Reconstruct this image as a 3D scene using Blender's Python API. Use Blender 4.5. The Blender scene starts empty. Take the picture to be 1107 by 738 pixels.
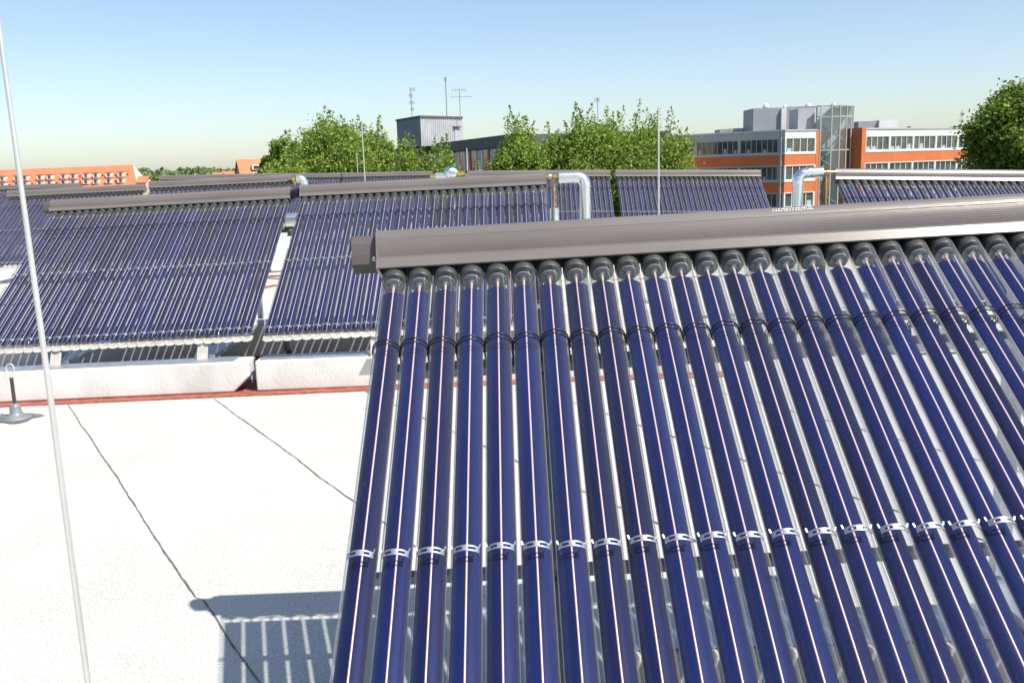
import bpy, math, random
import numpy as np
from mathutils import Vector, Matrix
R = math.radians
random.seed(7); rng = np.random.default_rng(7)
scene = bpy.context.scene
col = scene.collection

# ------------------------------------------------------------ camera
FPX, PITCH, ROLL, CAMZ = 1000.0, R(10.533), R(1.718), 1.6     # focal length in pixels of a 1107 px wide picture
_cp, _sp, _cr, _sr = math.cos(PITCH), math.sin(PITCH), math.cos(ROLL), math.sin(ROLL)
_f = Vector((0, _cp, -_sp)); _r = Vector((1, 0, 0)); _d = Vector((0, -_sp, -_cp))
CR = _cr * _r + _sr * _d; CD = -_sr * _r + _cr * _d
cam = bpy.data.cameras.new('camera'); camo = bpy.data.objects.new('camera', cam); col.objects.link(camo)
cam.sensor_fit = 'HORIZONTAL'; cam.sensor_width = 36; cam.lens = 36 * FPX / 1107
cam.clip_start = .05; cam.clip_end = 6000
m = Matrix.Identity(4)
for i in range(3):
    m[i][0] = CR[i]; m[i][1] = -CD[i]; m[i][2] = -_f[i]
m[2][3] = CAMZ
camo.matrix_world = m
scene.camera = camo

def at(px, py, Y):
    "the point at world depth Y seen at pixel (px, py) of the 1107 x 738 photograph"
    d = CR * ((px - 553.5) / FPX) + CD * ((py - 369) / FPX) + _f
    return Vector((0, 0, CAMZ)) + d * (Y / d.y)

def roofz(x): return .015 * min(x, .5)
def onroof(px, py, h=0):
    Y = 1.
    d = CR * ((px - 553.5) / FPX) + CD * ((py - 369) / FPX) + _f
    k = 1.
    for _ in range(20):
        k = (roofz(d.x * k) + h - CAMZ) / d.z
    return Vector((0, 0, CAMZ)) + d * k

# ------------------------------------------------------------ light
SUN = Vector((.466, -.350, .812)).normalized()
w = bpy.data.worlds.new('World'); scene.world = w; w.use_nodes = True
nt = w.node_tree; bg = nt.nodes['Background']
sky = nt.nodes.new('ShaderNodeTexSky'); sky.sky_type = 'NISHITA'; sky.sun_disc = False
sky.sun_elevation = math.asin(SUN.z); sky.sun_rotation = math.atan2(SUN.x, SUN.y)
sky.air_density = .92; sky.dust_density = .9; sky.ozone_density = 1.3; sky.altitude = 0
nt.links.new(sky.outputs[0], bg.inputs[0]); bg.inputs[1].default_value = .100
sl = bpy.data.lights.new('sun', 'SUN'); sl.energy = 4.1; sl.angle = R(.53); sl.color = (1, .95, .86)
so = bpy.data.objects.new('sun', sl); col.objects.link(so)
so.rotation_euler = SUN.to_track_quat('Z', 'Y').to_euler(); so.location = (0, 0, 30)
scene.view_settings.view_transform = 'Standard'; scene.view_settings.look = 'None'
scene.view_settings.exposure = .78; scene.view_settings.gamma = 1; scene.view_settings.use_curve_mapping = False
scene.render.engine = 'CYCLES'
c = scene.cycles; c.max_bounces = 10; c.transparent_max_bounces = 24; c.glossy_bounces = 4; c.diffuse_bounces = 3
c.sample_clamp_indirect = 6; c.caustics_reflective = False; c.caustics_refractive = False

# ------------------------------------------------------------ materials
def mat(name, base, rough=.6, metal=0., spec=.5, var=0., vscale=8., bump=0., bscale=40., stretch=None, var2=None, coat=0.):
    ma = bpy.data.materials.new(name); ma.use_nodes = True
    n = ma.node_tree; b = n.nodes['Principled BSDF']; L = n.links.new
    b.inputs['Base Color'].default_value = (*base, 1); b.inputs['Roughness'].default_value = rough
    b.inputs['Metallic'].default_value = metal; b.inputs['Specular IOR Level'].default_value = spec
    b.inputs['Coat Weight'].default_value = coat
    tc = n.nodes.new('ShaderNodeTexCoord'); mp = n.nodes.new('ShaderNodeMapping'); L(tc.outputs['Object'], mp.inputs[0])
    if stretch: mp.inputs['Scale'].default_value = stretch
    if var:
        no = n.nodes.new('ShaderNodeTexNoise'); no.inputs['Scale'].default_value = vscale; no.inputs['Detail'].default_value = 6
        L(mp.outputs[0], no.inputs[0])
        cr = n.nodes.new('ShaderNodeValToRGB'); L(no.outputs[0], cr.inputs[0])
        a = [max(0, x * (1 - var)) for x in base]; e = [min(1, x * (1 + var)) for x in base] if var2 is None else var2
        cr.color_ramp.elements[0].position = .32; cr.color_ramp.elements[1].position = .68
        cr.color_ramp.elements[0].color = (*a, 1); cr.color_ramp.elements[1].color = (*e, 1)
        L(cr.outputs[0], b.inputs['Base Color'])
    if bump:
        nb = n.nodes.new('ShaderNodeTexNoise'); nb.inputs['Scale'].default_value = bscale; nb.inputs['Detail'].default_value = 4
        L(mp.outputs[0], nb.inputs[0])
        bu = n.nodes.new('ShaderNodeBump'); bu.inputs['Strength'].default_value = bump; bu.inputs['Distance'].default_value = .01
        L(nb.outputs[0], bu.inputs['Height']); L(bu.outputs[0], b.inputs['Normal'])
    return ma

def glass_mat(name, tint, ior=1.5, rough=.015, edge=.35, dust_rimlight=0):
    "thin glass: lets light straight through, reflects by Fresnel, denser towards the rim"
    ma = bpy.data.materials.new(name); ma.use_nodes = True; n = ma.node_tree; n.nodes.clear(); L = n.links.new
    o = n.nodes.new('ShaderNodeOutputMaterial'); tr = n.nodes.new('ShaderNodeBsdfTransparent'); gl = n.nodes.new('ShaderNodeBsdfGlossy')
    gl.inputs['Roughness'].default_value = rough
    lw = n.nodes.new('ShaderNodeLayerWeight'); lw.inputs['Blend'].default_value = .5
    pw = n.nodes.new('ShaderNodeMath'); pw.operation = 'POWER'; pw.inputs[1].default_value = 3.0; L(lw.outputs['Facing'], pw.inputs[0])
    mc = n.nodes.new('ShaderNodeMix'); mc.data_type = 'RGBA'; L(pw.outputs[0], mc.inputs['Factor'])
    mc.inputs['A'].default_value = (*tint, 1); mc.inputs['B'].default_value = (*[t * (1 - edge) for t in tint], 1)
    L(mc.outputs['Result'], tr.inputs[0])
    # the back faces get 1/ior, so the far wall of the thin shell reflects like the near one
    ge = n.nodes.new('ShaderNodeNewGeometry'); im = n.nodes.new('ShaderNodeMix'); im.data_type = 'FLOAT'
    im.inputs['A'].default_value = ior; im.inputs['B'].default_value = 1/ior; L(ge.outputs['Backfacing'], im.inputs['Factor'])
    fr = n.nodes.new('ShaderNodeFresnel'); L(im.outputs['Result'], fr.inputs[0])
    mx = n.nodes.new('ShaderNodeMixShader'); L(fr.outputs[0], mx.inputs[0]); L(tr.outputs[0], mx.inputs[1]); L(gl.outputs[0], mx.inputs[2])
    if dust_rimlight:
        tc = n.nodes.new('ShaderNodeTexCoord'); no = n.nodes.new('ShaderNodeTexNoise'); no.inputs['Scale'].default_value = 9; no.inputs['Detail'].default_value = 8
        oi = n.nodes.new('ShaderNodeObjectInfo'); no.noise_dimensions = '4D'; L(oi.outputs['Random'], no.inputs['W']); L(tc.outputs['Object'], no.inputs['Vector'])
        a1 = n.nodes.new('ShaderNodeMath'); a1.operation = 'MULTIPLY_ADD'; a1.inputs[1].default_value = dust_rimlight; a1.inputs[2].default_value = -dust_rimlight*.35; a1.use_clamp = True; L(no.outputs[0], a1.inputs[0])
        a2 = n.nodes.new('ShaderNodeMath'); a2.operation = 'MULTIPLY_ADD'; a2.inputs[1].default_value = .42; L(pw.outputs[0], a2.inputs[0]); L(a1.outputs[0], a2.inputs[2])  # besides dust, a pale rim: edge brightness and blocked light put into the colour
        df = n.nodes.new('ShaderNodeBsdfDiffuse'); df.inputs[0].default_value = (.68, .69, .67, 1)
        tl = n.nodes.new('ShaderNodeBsdfTranslucent'); tl.inputs[0].default_value = (.68, .69, .67, 1)
        dm = n.nodes.new('ShaderNodeMixShader'); dm.inputs[0].default_value = .5; L(df.outputs[0], dm.inputs[1]); L(tl.outputs[0], dm.inputs[2])
        m2 = n.nodes.new('ShaderNodeMixShader'); L(a2.outputs[0], m2.inputs[0]); L(mx.outputs[0], m2.inputs[1]); L(dm.outputs[0], m2.inputs[2]); mx = m2
    L(mx.outputs[0], o.inputs[0]); return ma

M = {}
M['glass'] = glass_mat('tube_glass', (.97, .98, .98), 1.5, .04, .30, dust_rimlight=.02)
def absorber_mat():
    ma = mat('absorber_coating', (.014, .022, .1), .30, .18, .2)
    n = ma.node_tree; b = n.nodes['Principled BSDF']; L = n.links.new
    tc = n.nodes.new('ShaderNodeTexCoord'); oi = n.nodes.new('ShaderNodeObjectInfo')
    wv = n.nodes.new('ShaderNodeTexWave'); wv.wave_type = 'BANDS'; wv.bands_direction = 'Y'; wv.inputs['Scale'].default_value = 22
    wv.inputs['Distortion'].default_value = 1.5; L(tc.outputs['Object'], wv.inputs[0])
    mp = n.nodes.new('ShaderNodeMapping'); mp.inputs['Scale'].default_value = (20, .8, 1); L(tc.outputs['Object'], mp.inputs[0])
    no = n.nodes.new('ShaderNodeTexNoise'); no.inputs['Scale'].default_value = 2.2; no.noise_dimensions = '4D'; L(mp.outputs[0], no.inputs['Vector']); L(oi.outputs['Random'], no.inputs['W'])
    ad = n.nodes.new('ShaderNodeMath'); ad.operation = 'MULTIPLY_ADD'; ad.inputs[1].default_value = .12; L(wv.outputs[0], ad.inputs[0]); L(no.outputs[0], ad.inputs[2])
    a2 = n.nodes.new('ShaderNodeMath'); a2.operation = 'MULTIPLY_ADD'; a2.inputs[1].default_value = .35; L(oi.outputs['Random'], a2.inputs[0]); L(ad.outputs[0], a2.inputs[2])
    cr = n.nodes.new('ShaderNodeValToRGB'); L(a2.outputs[0], cr.inputs[0])
    cr.color_ramp.elements[0].position = .3; cr.color_ramp.elements[0].color = (.0065, .0062, .022, 1)
    cr.color_ramp.elements[1].position = 1.; cr.color_ramp.elements[1].color = (.008, .0165, .105, 1)
    L(cr.outputs[0], b.inputs['Base Color'])
    return ma
M['absorber'] = absorber_mat()
M['copper'] = mat('copper_seam', (.97, .70, .61), .3, .5, .6)
M['rubber'] = mat('black_rubber', (.042, .043, .042), .48, 0, .5, var=.3, vscale=40, bump=.15, bscale=120)
M['housing'] = mat('brown_housing', (.178, .157, .146), .27, .1, .32, var=.12, vscale=3, stretch=(.4, 3, 3), bump=.03, bscale=90)
M['housing_dark'] = mat('dark_housing', (.10, .083, .075), .45, .1, .5, var=.15, vscale=6)
M['black'] = mat('black_gap', (.012, .012, .013), .6)
M['wire'] = mat('dark_wire', (.035, .035, .04), .3, .5)
M['steel'] = mat('bright_steel', (.46, .48, .51), .45, .9, var=.1, vscale=30)
M['galv'] = mat('galvanised_steel', (.50, .53, .56), .42, .75, var=.18, vscale=14)
M['sheet'] = mat('pale_plate', (.56, .53, .47), .5, .2, var=.15, vscale=9)
M['foil'] = mat('crinkled_foil', (.80, .84, .87), .22, .95, bump=.9, bscale=28, var=.06)
M['jacket'] = mat('aluminium_jacket', (.80, .83, .84), .26, .9, bump=.06, bscale=20)
M['brass'] = mat('brass', (.72, .50, .16), .25, .95, var=.2, vscale=30)
M['hose'] = mat('brown_insulation', (.16, .085, .03), .7, var=.5, vscale=30, bump=.5, bscale=60)
M['concrete'] = mat('pale_concrete', (.64, .63, .59), .85, var=.13, vscale=3.5, stretch=(1,1,.5), bump=.25, bscale=60)
M['redmat'] = mat('red_rubber_mat', (.30, .085, .055), .8, var=.35, vscale=20, bump=.5, bscale=90)
M['rod'] = mat('aluminium_rod', (.66, .66, .63), .4, .5, var=.06, vscale=12)
M['lead'] = mat('grey_collar', (.22, .235, .25), .5, .25, var=.15, vscale=14)
M['paint'] = mat('white_print', (.8, .8, .8), .5)
M['plastic'] = mat('blue_white_film', (.62, .73, .82), .2, 0, .6, var=.3, vscale=12, bump=.8, bscale=18)

def roof_mat():
    ma = mat('mineral_roof_felt', (.70, .70, .66), .9, 0, .2)
    n = ma.node_tree; b = n.nodes['Principled BSDF']; L = n.links.new
    tc = n.nodes.new('ShaderNodeTexCoord')
    n1 = n.nodes.new('ShaderNodeTexNoise'); n1.inputs['Scale'].default_value = 130; n1.inputs['Detail'].default_value = 3; n1.inputs['Roughness'].default_value = .8; L(tc.outputs['Object'], n1.inputs[0])
    n2 = n.nodes.new('ShaderNodeTexNoise'); n2.inputs['Scale'].default_value = 1.3; n2.inputs['Detail'].default_value = 8; L(tc.outputs['Object'], n2.inputs[0])
    vo = n.nodes.new('ShaderNodeTexVoronoi'); vo.inputs['Scale'].default_value = 210; L(tc.outputs['Object'], vo.inputs[0])
    r1 = n.nodes.new('ShaderNodeValToRGB'); L(n1.outputs[0], r1.inputs[0])
    r1.color_ramp.elements[0].position = .33; r1.color_ramp.elements[0].color = (.36, .358, .34, 1)
    r1.color_ramp.elements[1].position = .56; r1.color_ramp.elements[1].color = (.575, .573, .54, 1)
    r2 = n.nodes.new('ShaderNodeValToRGB'); L(n2.outputs[0], r2.inputs[0])
    r2.color_ramp.elements[0].position = .3; r2.color_ramp.elements[0].color = (.90, .90, .89, 1)
    r2.color_ramp.elements[1].position = .7; r2.color_ramp.elements[1].color = (1, 1, 1, 1)
    mu = n.nodes.new('ShaderNodeMix'); mu.data_type = 'RGBA'; mu.blend_type = 'MULTIPLY'; mu.inputs['Factor'].default_value = 1
    L(r1.outputs[0], mu.inputs['A']); L(r2.outputs[0], mu.inputs['B'])
    sp = n.nodes.new('ShaderNodeMath'); sp.operation = 'LESS_THAN'; sp.inputs[1].default_value = .12; L(vo.outputs['Distance'], sp.inputs[0])
    mm = n.nodes.new('ShaderNodeMix'); mm.data_type = 'RGBA'; mm.inputs['B'].default_value = (.30, .30, .29, 1)
    s2 = n.nodes.new('ShaderNodeMath'); s2.operation = 'MULTIPLY'; s2.inputs[1].default_value = .6; L(sp.outputs[0], s2.inputs[0]); L(s2.outputs[0], mm.inputs['Factor'])
    L(mu.outputs['Result'], mm.inputs['A']); L(mm.outputs['Result'], b.inputs['Base Color'])
    bu = n.nodes.new('ShaderNodeBump'); bu.inputs['Strength'].default_value = .5; bu.inputs['Distance'].default_value = .004
    L(n1.outputs[0], bu.inputs['Height']); L(bu.outputs[0], b.inputs['Normal']); return ma
M['roof'] = roof_mat()
M['seam'] = mat('bitumen_seam', (.13, .13, .12), .7, var=.4, vscale=25)
M['ground'] = mat('meadow', (.06, .085, .03), .95, var=.35, vscale=.02, var2=(.10, .12, .05))
M['orange'] = mat('orange_render', (.55, .15, .05), .8, var=.07, vscale=.6)
M['whitewall'] = mat('white_panel', (.62, .63, .62), .6, var=.05, vscale=.5)
M['greywall'] = mat('grey_panel', (.27, .28, .30), .6, var=.06, vscale=.5)
M['greyside'] = mat('grey_and_shaded_panel', (.42, .43, .45), .6, var=.06, vscale=.5)
M['window'] = mat('window_glass', (.07, .085, .08), .08, .1, .9, var=.5, vscale=.7)
M['towerglass'] = glass_mat('stair_tower_glass', (.74, .86, .86), 2.3, .05, .1)
M['tile'] = mat('red_roof_tiles', (.60, .185, .085), .8, var=.1, vscale=.3)
M['dormer'] = mat('white_dormer', (.72, .70, .66), .7)
M['darkwall'] = mat('dark_fascia', (.105, .105, .115), .8, var=.15, vscale=1)
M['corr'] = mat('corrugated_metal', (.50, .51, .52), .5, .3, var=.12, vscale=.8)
M['bluegrey_shade'] = mat('blue_grey_wall_and_shade', (.16, .20, .24), .5, .2, var=.12, vscale=.6)  # house wall, and the penthouse side with shade in its colour
M['cream'] = mat('cream_render', (.66, .54, .40), .85, var=.08, vscale=.4)
M['redpanel'] = mat('red_panel', (.45, .10, .06), .7)
M['bark'] = mat('bark', (.12, .09, .06), .9, var=.4, vscale=5)

def leaf_mat(name, c0, c1, trans=.35):
    ma = bpy.data.materials.new(name); ma.use_nodes = True; n = ma.node_tree; b = n.nodes['Principled BSDF']; L = n.links.new
    b.inputs['Roughness'].default_value = .55; b.inputs['Specular IOR Level'].default_value = .25
    g = n.nodes.new('ShaderNodeNewGeometry'); cr = n.nodes.new('ShaderNodeValToRGB'); L(g.outputs['Random Per Island'], cr.inputs[0])
    cr.color_ramp.elements[0].color = (*c0, 1); cr.color_ramp.elements[1].color = (*c1, 1)
    L(cr.outputs[0], b.inputs['Base Color'])
    t = n.nodes.new('ShaderNodeBsdfTranslucent'); L(cr.outputs[0], t.inputs[0])
    mx = n.nodes.new('ShaderNodeMixShader'); mx.inputs[0].default_value = trans
    L(b.outputs[0], mx.inputs[1]); L(t.outputs[0], mx.inputs[2]); L(mx.outputs[0], n.nodes['Material Output'].inputs[0]); return ma
M['leafA'] = leaf_mat('lime_leaves', (.11, .18, .03), (.36, .48, .085))
M['leafB'] = leaf_mat('deep_green_leaves', (.05, .10, .016), (.28, .38, .06))
M['leafF'] = leaf_mat('forest_leaves', (.12, .18, .07), (.26, .32, .13), .15)

# ------------------------------------------------------------ mesh helpers
class MB:
    def __init__(s): s.v = []; s.f = []; s.m = []; s.mats = []; s.sm = []
    def mi(s, ma):
        if ma not in s.mats: s.mats.append(ma)
        return s.mats.index(ma)
    def add(s, vs, fs, ma, smooth=False):
        o = len(s.v); s.v += [tuple(v) for v in vs]; k = s.mi(ma)
        for f in fs: s.f.append(tuple(i + o for i in f)); s.m.append(k); s.sm.append(smooth)
    def box(s, lo, hi, ma, M4=None):
        x0, y0, z0 = lo; x1, y1, z1 = hi
        vs = [Vector(p) for p in ((x0,y0,z0),(x1,y0,z0),(x1,y1,z0),(x0,y1,z0),(x0,y0,z1),(x1,y0,z1),(x1,y1,z1),(x0,y1,z1))]
        if M4 is not None: vs = [M4 @ v for v in vs]
        s.add(vs, [(3,2,1,0),(4,5,6,7),(0,1,5,4),(1,2,6,5),(2,3,7,6),(3,0,4,7)], ma)
    def bar(s, a, b, wd, th, ma, up=Vector((0,0,1))):
        a = Vector(a); b = Vector(b); d = (b - a); L = d.length; d.normalize()
        x = d.cross(up)
        if x.length < 1e-4: x = Vector((1,0,0))
        x.normalize(); z = x.cross(d)
        Mx = Matrix(((x.x,d.x,z.x,a.x),(x.y,d.y,z.y,a.y),(x.z,d.z,z.z,a.z),(0,0,0,1)))
        s.box((-wd/2,0,-th/2),(wd/2,L,th/2), ma, Mx)
    def tube(s, pts, rad, ma, n=12, caps=True, smooth=True):
        pts = [Vector(p) for p in pts]; k = len(pts)
        rads = rad if isinstance(rad, (list, tuple)) else [rad] * k
        vs = []; fs = []; prev = None
        for i, p in enumerate(pts):
            d = (pts[min(i+1,k-1)] - pts[max(i-1,0)]).normalized()
            if prev is None:
                x = d.cross(Vector((0,0,1)));
                if x.length < 1e-3: x = d.cross(Vector((0,1,0)))
            else: x = prev - d * prev.dot(d)
            x.normalize(); prev = x; y = d.cross(x)
            for j in range(n):
                a = 2*math.pi*j/n; vs.append(p + (x*math.cos(a) + y*math.sin(a)) * rads[i])
        for i in range(k-1):
            for j in range(n):
                fs.append((i*n+j, i*n+(j+1)%n, (i+1)*n+(j+1)%n, (i+1)*n+j))
        s.add(vs, fs, ma, smooth)
        if caps:
            s.add(vs[:n], [tuple(range(n-1,-1,-1))], ma); s.add(vs[-n:], [tuple(range(n))], ma)
    def prism(s, prof, a, b, axis, ma, mats=None, smooth=False, caps=True, closed=True):
        "profile list of 3D-function points extruded: axis(u, p) -> Vector"
        n = len(prof); vs = [axis(a, p) for p in prof] + [axis(b, p) for p in prof]
        rng_ = range(n if closed else n - 1)
        for j in rng_:
            mm_ = mats[j] if mats else ma
            s.add([vs[j], vs[(j+1)%n], vs[n+(j+1)%n], vs[n+j]], [(0,1,2,3)], mm_, smooth)
        if caps:
            s.add(vs[:n], [tuple(range(n-1,-1,-1))], ma); s.add(vs[n:], [tuple(range(n))], ma)
    def lathe(s, base, prof, ma, n=20, smooth=True):
        base = Vector(base); vs = []; fs = []
        for r_, z_ in prof:
            for j in range(n):
                a = 2*math.pi*j/n; vs.append(base + Vector((r_*math.cos(a), r_*math.sin(a), z_)))
        for i in range(len(prof)-1):
            for j in range(n): fs.append((i*n+j, i*n+(j+1)%n, (i+1)*n+(j+1)%n, (i+1)*n+j))
        s.add(vs, fs, ma, smooth)
    def mesh(s, name, weld=False, off=None):
        me = bpy.data.meshes.new(name)
        vs = s.v if off is None else [(v[0]-off[0], v[1]-off[1], v[2]-off[2]) for v in s.v]
        me.from_pydata(vs, [], s.f)
        for ma in s.mats: me.materials.append(ma)
        me.polygons.foreach_set('material_index', s.m); me.polygons.foreach_set('use_smooth', s.sm)
        me.update()
        if weld:
            import bmesh
            bm = bmesh.new(); bm.from_mesh(me); bmesh.ops.remove_doubles(bm, verts=bm.verts, dist=1e-5); bmesh.ops.recalc_face_normals(bm, faces=bm.faces); bm.to_mesh(me); bm.free()
        return me
    def build(s, name, parent=None, weld=False, bevel=0):
        "world-space vertices; the object's origin is put at its base (top-level) or kept in the parent's frame"
        if parent is None:
            a = np.array(s.v); off = ((a[:,0].min()+a[:,0].max())/2, (a[:,1].min()+a[:,1].max())/2, a[:,2].min())
            o = bpy.data.objects.new(name, s.mesh(name, weld, off)); o.location = off
        else:
            o = bpy.data.objects.new(name, s.mesh(name, weld)); o.parent = parent
            # world-space vertices: undo the parent's placement
            o.matrix_parent_inverse = world_of(parent).inverted()
        col.objects.link(o)
        if bevel:
            b = o.modifiers.new('bevel', 'BEVEL'); b.width = bevel; b.segments = 2; b.limit_method = 'ANGLE'
        return o
def world_of(o):
    mw = o.matrix_basis.copy()
    if o.parent: mw = world_of(o.parent) @ o.matrix_parent_inverse @ mw
    return mw
def tag(o, label=None, cat=None, group=None, kind=None):
    if label: o['label'] = label
    if cat: o['category'] = cat
    if group: o['group'] = group
    if kind: o['kind'] = kind
    return o
def empty(name, loc, label, cat, group=None):
    o = bpy.data.objects.new(name, None); col.objects.link(o); o.location = loc; o.empty_display_size = .2
    return tag(o, label, cat, group)

# ============================================================ SETTING
GZ = -13.0
g = MB(); g.add([(-4000,-300,GZ),(4000,-300,GZ),(4000,5500,GZ),(-4000,5500,GZ)], [(0,1,2,3)], M['ground'])
tag(g.build('ground'), kind='structure')

rf = MB()
X0, XM, X1, Y0, Y1 = -17., .5, 22., -6., 28.5
def rq(x0, x1): rf.add([(x0,Y0,roofz(x0)),(x1,Y0,roofz(x1)),(x1,Y1,roofz(x1)),(x0,Y1,roofz(x0))], [(0,1,2,3)], M['roof'])
rq(X0, XM); rq(XM, X1)
z0, z1 = roofz(X0), roofz(X1)
for (a, b) in (((X0,Y0),(X1,Y0)), ((X1,Y0),(X1,Y1)), ((X1,Y1),(X0,Y1)), ((X0,Y1),(X0,Y0))):
    rf.add([(a[0],a[1],GZ),(b[0],b[1],GZ),(b[0],b[1],roofz(b[0])),(a[0],a[1],roofz(a[0]))], [(0,1,2,3)], M['concrete'])
# lapped felt seams: thin wavering lines of bitumen
def seam(a, b, wd=.011, n=70, seed=1):
    r_ = random.Random(seed); a = Vector(a); b = Vector(b); d = (b-a).normalized(); nx = Vector((-d.y, d.x, 0)).normalized()
    L = []; Rr = []; off = 0
    for i in range(n+1):
        p = a.lerp(b, i/n); off += r_.uniform(-.0035,.0035); off *= .8
        jump = .016 if i > n*.56 else 0
        wv = wd * r_.uniform(.45, 1.25)
        p = p + nx*(off+jump)
        q1 = p - nx*wv*.5; q2 = p + nx*wv*.5
        L.append((q1.x,q1.y,roofz(q1.x)+.004)); Rr.append((q2.x,q2.y,roofz(q2.x)+.004))
    n1 = len(L); rf.add(L+Rr, [(i, i+1, n1+i+1, n1+i) for i in range(n1-1)], M['seam'])
s1a, s1b = onroof(74, 438), onroof(276, 742); s2a, s2b = onroof(231, 431), onroof(376, 537)
seam(s1a, s1b + (s1b-s1a)*.5, .0068, 160, 1); seam(s2a, s2b + (s2b-s2a)*2.2, .0062, 200, 2)
for i, dx in enumerate((1.15, 2.3, 3.45, -1.15, -2.3)):
    b_ = Vector((dx, 0, 0)); seam((s1a if dx < 0 else s2a)+b_, (s1a if dx < 0 else s2a)+b_+(s2b-s2a).normalized()*5.5, .012, 110, 5+i)
seam((-9, 9.9, 0), (4, 9.95, 0), .012, 160, 11); seam((-9, 11.2, 0), (9, 11.1, 0), .012, 160, 12); seam((-1.2, 8.8, 0), (-3.2, 13, 0), .012, 60, 13)
tag(rf.build('roof_deck'), kind='structure')

# ============================================================ SOLAR COLLECTORS
NT, PT, TL = 30, .075, 1.9
RG = .0342
def L3(s, t, n): return Vector((s, TL - t, n))          # collector frame: s along the header, t down the slope, n out of the plane
AX = -.006                                             # tube axis height
# --- shared meshes, each in its own tube frame (origin at the absorber's upper end)
def tf(s, t, n): return Vector((s, -t, n))
def mesh_glass(seg=20):
    b = MB(); prof = [(-.075,.0335),(-.06,RG),(.4,RG),(1.2,RG),(1.805,RG),(1.822,.030),(1.834,.024),(1.841,.012),(1.844,.003)]
    b.tube([tf(0,t,AX) for t,_ in prof], [r_ for _,r_ in prof], M['glass'], seg, caps=False); return b
def add_absorber(b, simple=False):
    W2 = .0316; RT = math.tan(R(4))
    sec = [(-W2,-.0125),(-W2*.85,-.0085),(-W2*.65,-.0048),(-W2*.4,-.0020),(-.0035,.0),(.0035,.0),(W2*.4,-.0020),(W2*.65,-.0048),(W2*.85,-.0085),(W2,-.0125)]
    n = len(sec); ts = [0, 1.80]
    for side, sgn in ((0,1),(-.0012,-1)):
        vs = [tf(x, t, AX+z+side-x*RT) for t in ts for x, z in sec]
        fs = [(j, j+1, n+j+1, n+j) for j in range(n-1)]
        if sgn > 0: fs = [f[::-1] for f in fs]
        b.add(vs, fs, M['absorber'], True)
def add_bead(b):
    r_ = .0022; k = 6; vs = []
    for t in (-.002, 1.79):
        for j in range(k+1):
            a = math.pi*j/k; vs.append(tf(r_*math.cos(a), t, AX-.0002+r_*.85*math.sin(a)))
    b.add(vs, [(j, j+1, k+1+j+1, k+1+j) for j in range(k)], M['copper'], True)
    b.add(vs[:k+1], [tuple(range(k+1))], M['copper'])
def mesh_absorber():
    b = MB(); add_absorber(b); return b
def mesh_cap(seg=22):
    b = MB(); prof = [(-.125,.0300),(-.111,.0300),(-.109,.0325),(-.104,.0325),(-.102,.0305),(-.099,.0305),(-.094,.031),(-.091,.0335),(-.082,.0352),(-.062,.0360),(-.046,.0362),(-.040,.0356),(-.039,.0338)]
    b.tube([tf(0,t,AX) for t,_ in prof], [r_ for _,r_ in prof], M['rubber'], seg, caps=True); return b
def mesh_disc():
    b = MB(); b.tube([tf(0,-.030,AX),tf(0,-.026,AX)], [.026,.026], M['lead'], 20); b.tube([tf(0,-.026,AX),tf(0,.004,AX)], .0036, M['copper'], 10); b.tube([tf(0,-.026,AX),tf(0,-.022,AX)], .010, M['galv'], 14)
    for k in range(3):
        a = k*math.pi*2/3+.5; b.bar(tf(.006*math.cos(a),-.0252,AX+.006*math.sin(a)), tf(.024*math.cos(a),-.0252,AX+.024*math.sin(a)), .002, .001, M['wire'])
    return b
def ringpts(t, r_, a0, a1, n, slope=0): return [tf(r_*math.cos(a0+(a1-a0)*i/n), t+slope*math.sin(a0+(a1-a0)*i/n), AX+r_*math.sin(a0+(a1-a0)*i/n)) for i in range(n+1)]
def mesh_wire():
    b = MB()
    for dt in (-.007, .007): b.tube(ringpts(.246+dt, RG+.0024, R(-25), R(205), 18), .0019, M['wire'], 6)
    for a in (R(-25), R(205)):
        p = [tf((RG+.0024)*math.cos(a), .246+x, AX+(RG+.0024)*math.sin(a)) for x in (-.007,.007)]; b.tube(p, .0019, M['wire'], 6)
    for a in (R(50), R(130)):
        p = [tf((RG+.0024)*math.cos(a), .246+x, AX+(RG+.0024)*math.sin(a)) for x in (-.007,.007)]; b.tube(p, .0016, M['wire'], 6)
    b.tube([tf(.0355,.246,AX-.012), tf(.0375,.262,AX-.03), tf(.036,.275,AX-.06)], .003, M['wire'], 6)
    return b
def mesh_clip(t0, wd=.0145):
    b = MB(); r0, r1 = RG+.001, RG+.0026; a0, a1 = R(38), R(142); n = 20; slots = ((R(56),R(78)),(R(102),R(124)))
    for i in range(n):
        a = a0+(a1-a0)*i/n; e = a0+(a1-a0)*(i+1)/n; mid = (a+e)/2
        sl_ = any(x < mid < y for x, y in slots)
        for (u0, u1) in (((-wd/2,-wd*.22),(wd*.22,wd/2)) if sl_ else ((-wd/2,wd/2),)):
            vs = [tf(r_*math.cos(q), t0+u, AX+r_*math.sin(q)) for r_ in (r0, r1) for q in (a, e) for u in (u0, u1)]
            b.add(vs, [(4,5,7,6),(0,2,3,1),(0,1,5,4),(2,6,7,3),(0,4,6,2),(1,3,7,5)], M['steel'])
    for a in (a0, a1):
        b.bar(tf(r1*math.cos(a), t0-wd*.5, AX+r1*math.sin(a)), tf(r1*math.cos(a)*1.09, t0-wd*1.0, AX+r1*math.sin(a)+.003), .0035, .0012, M['steel'])
    return b
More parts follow.
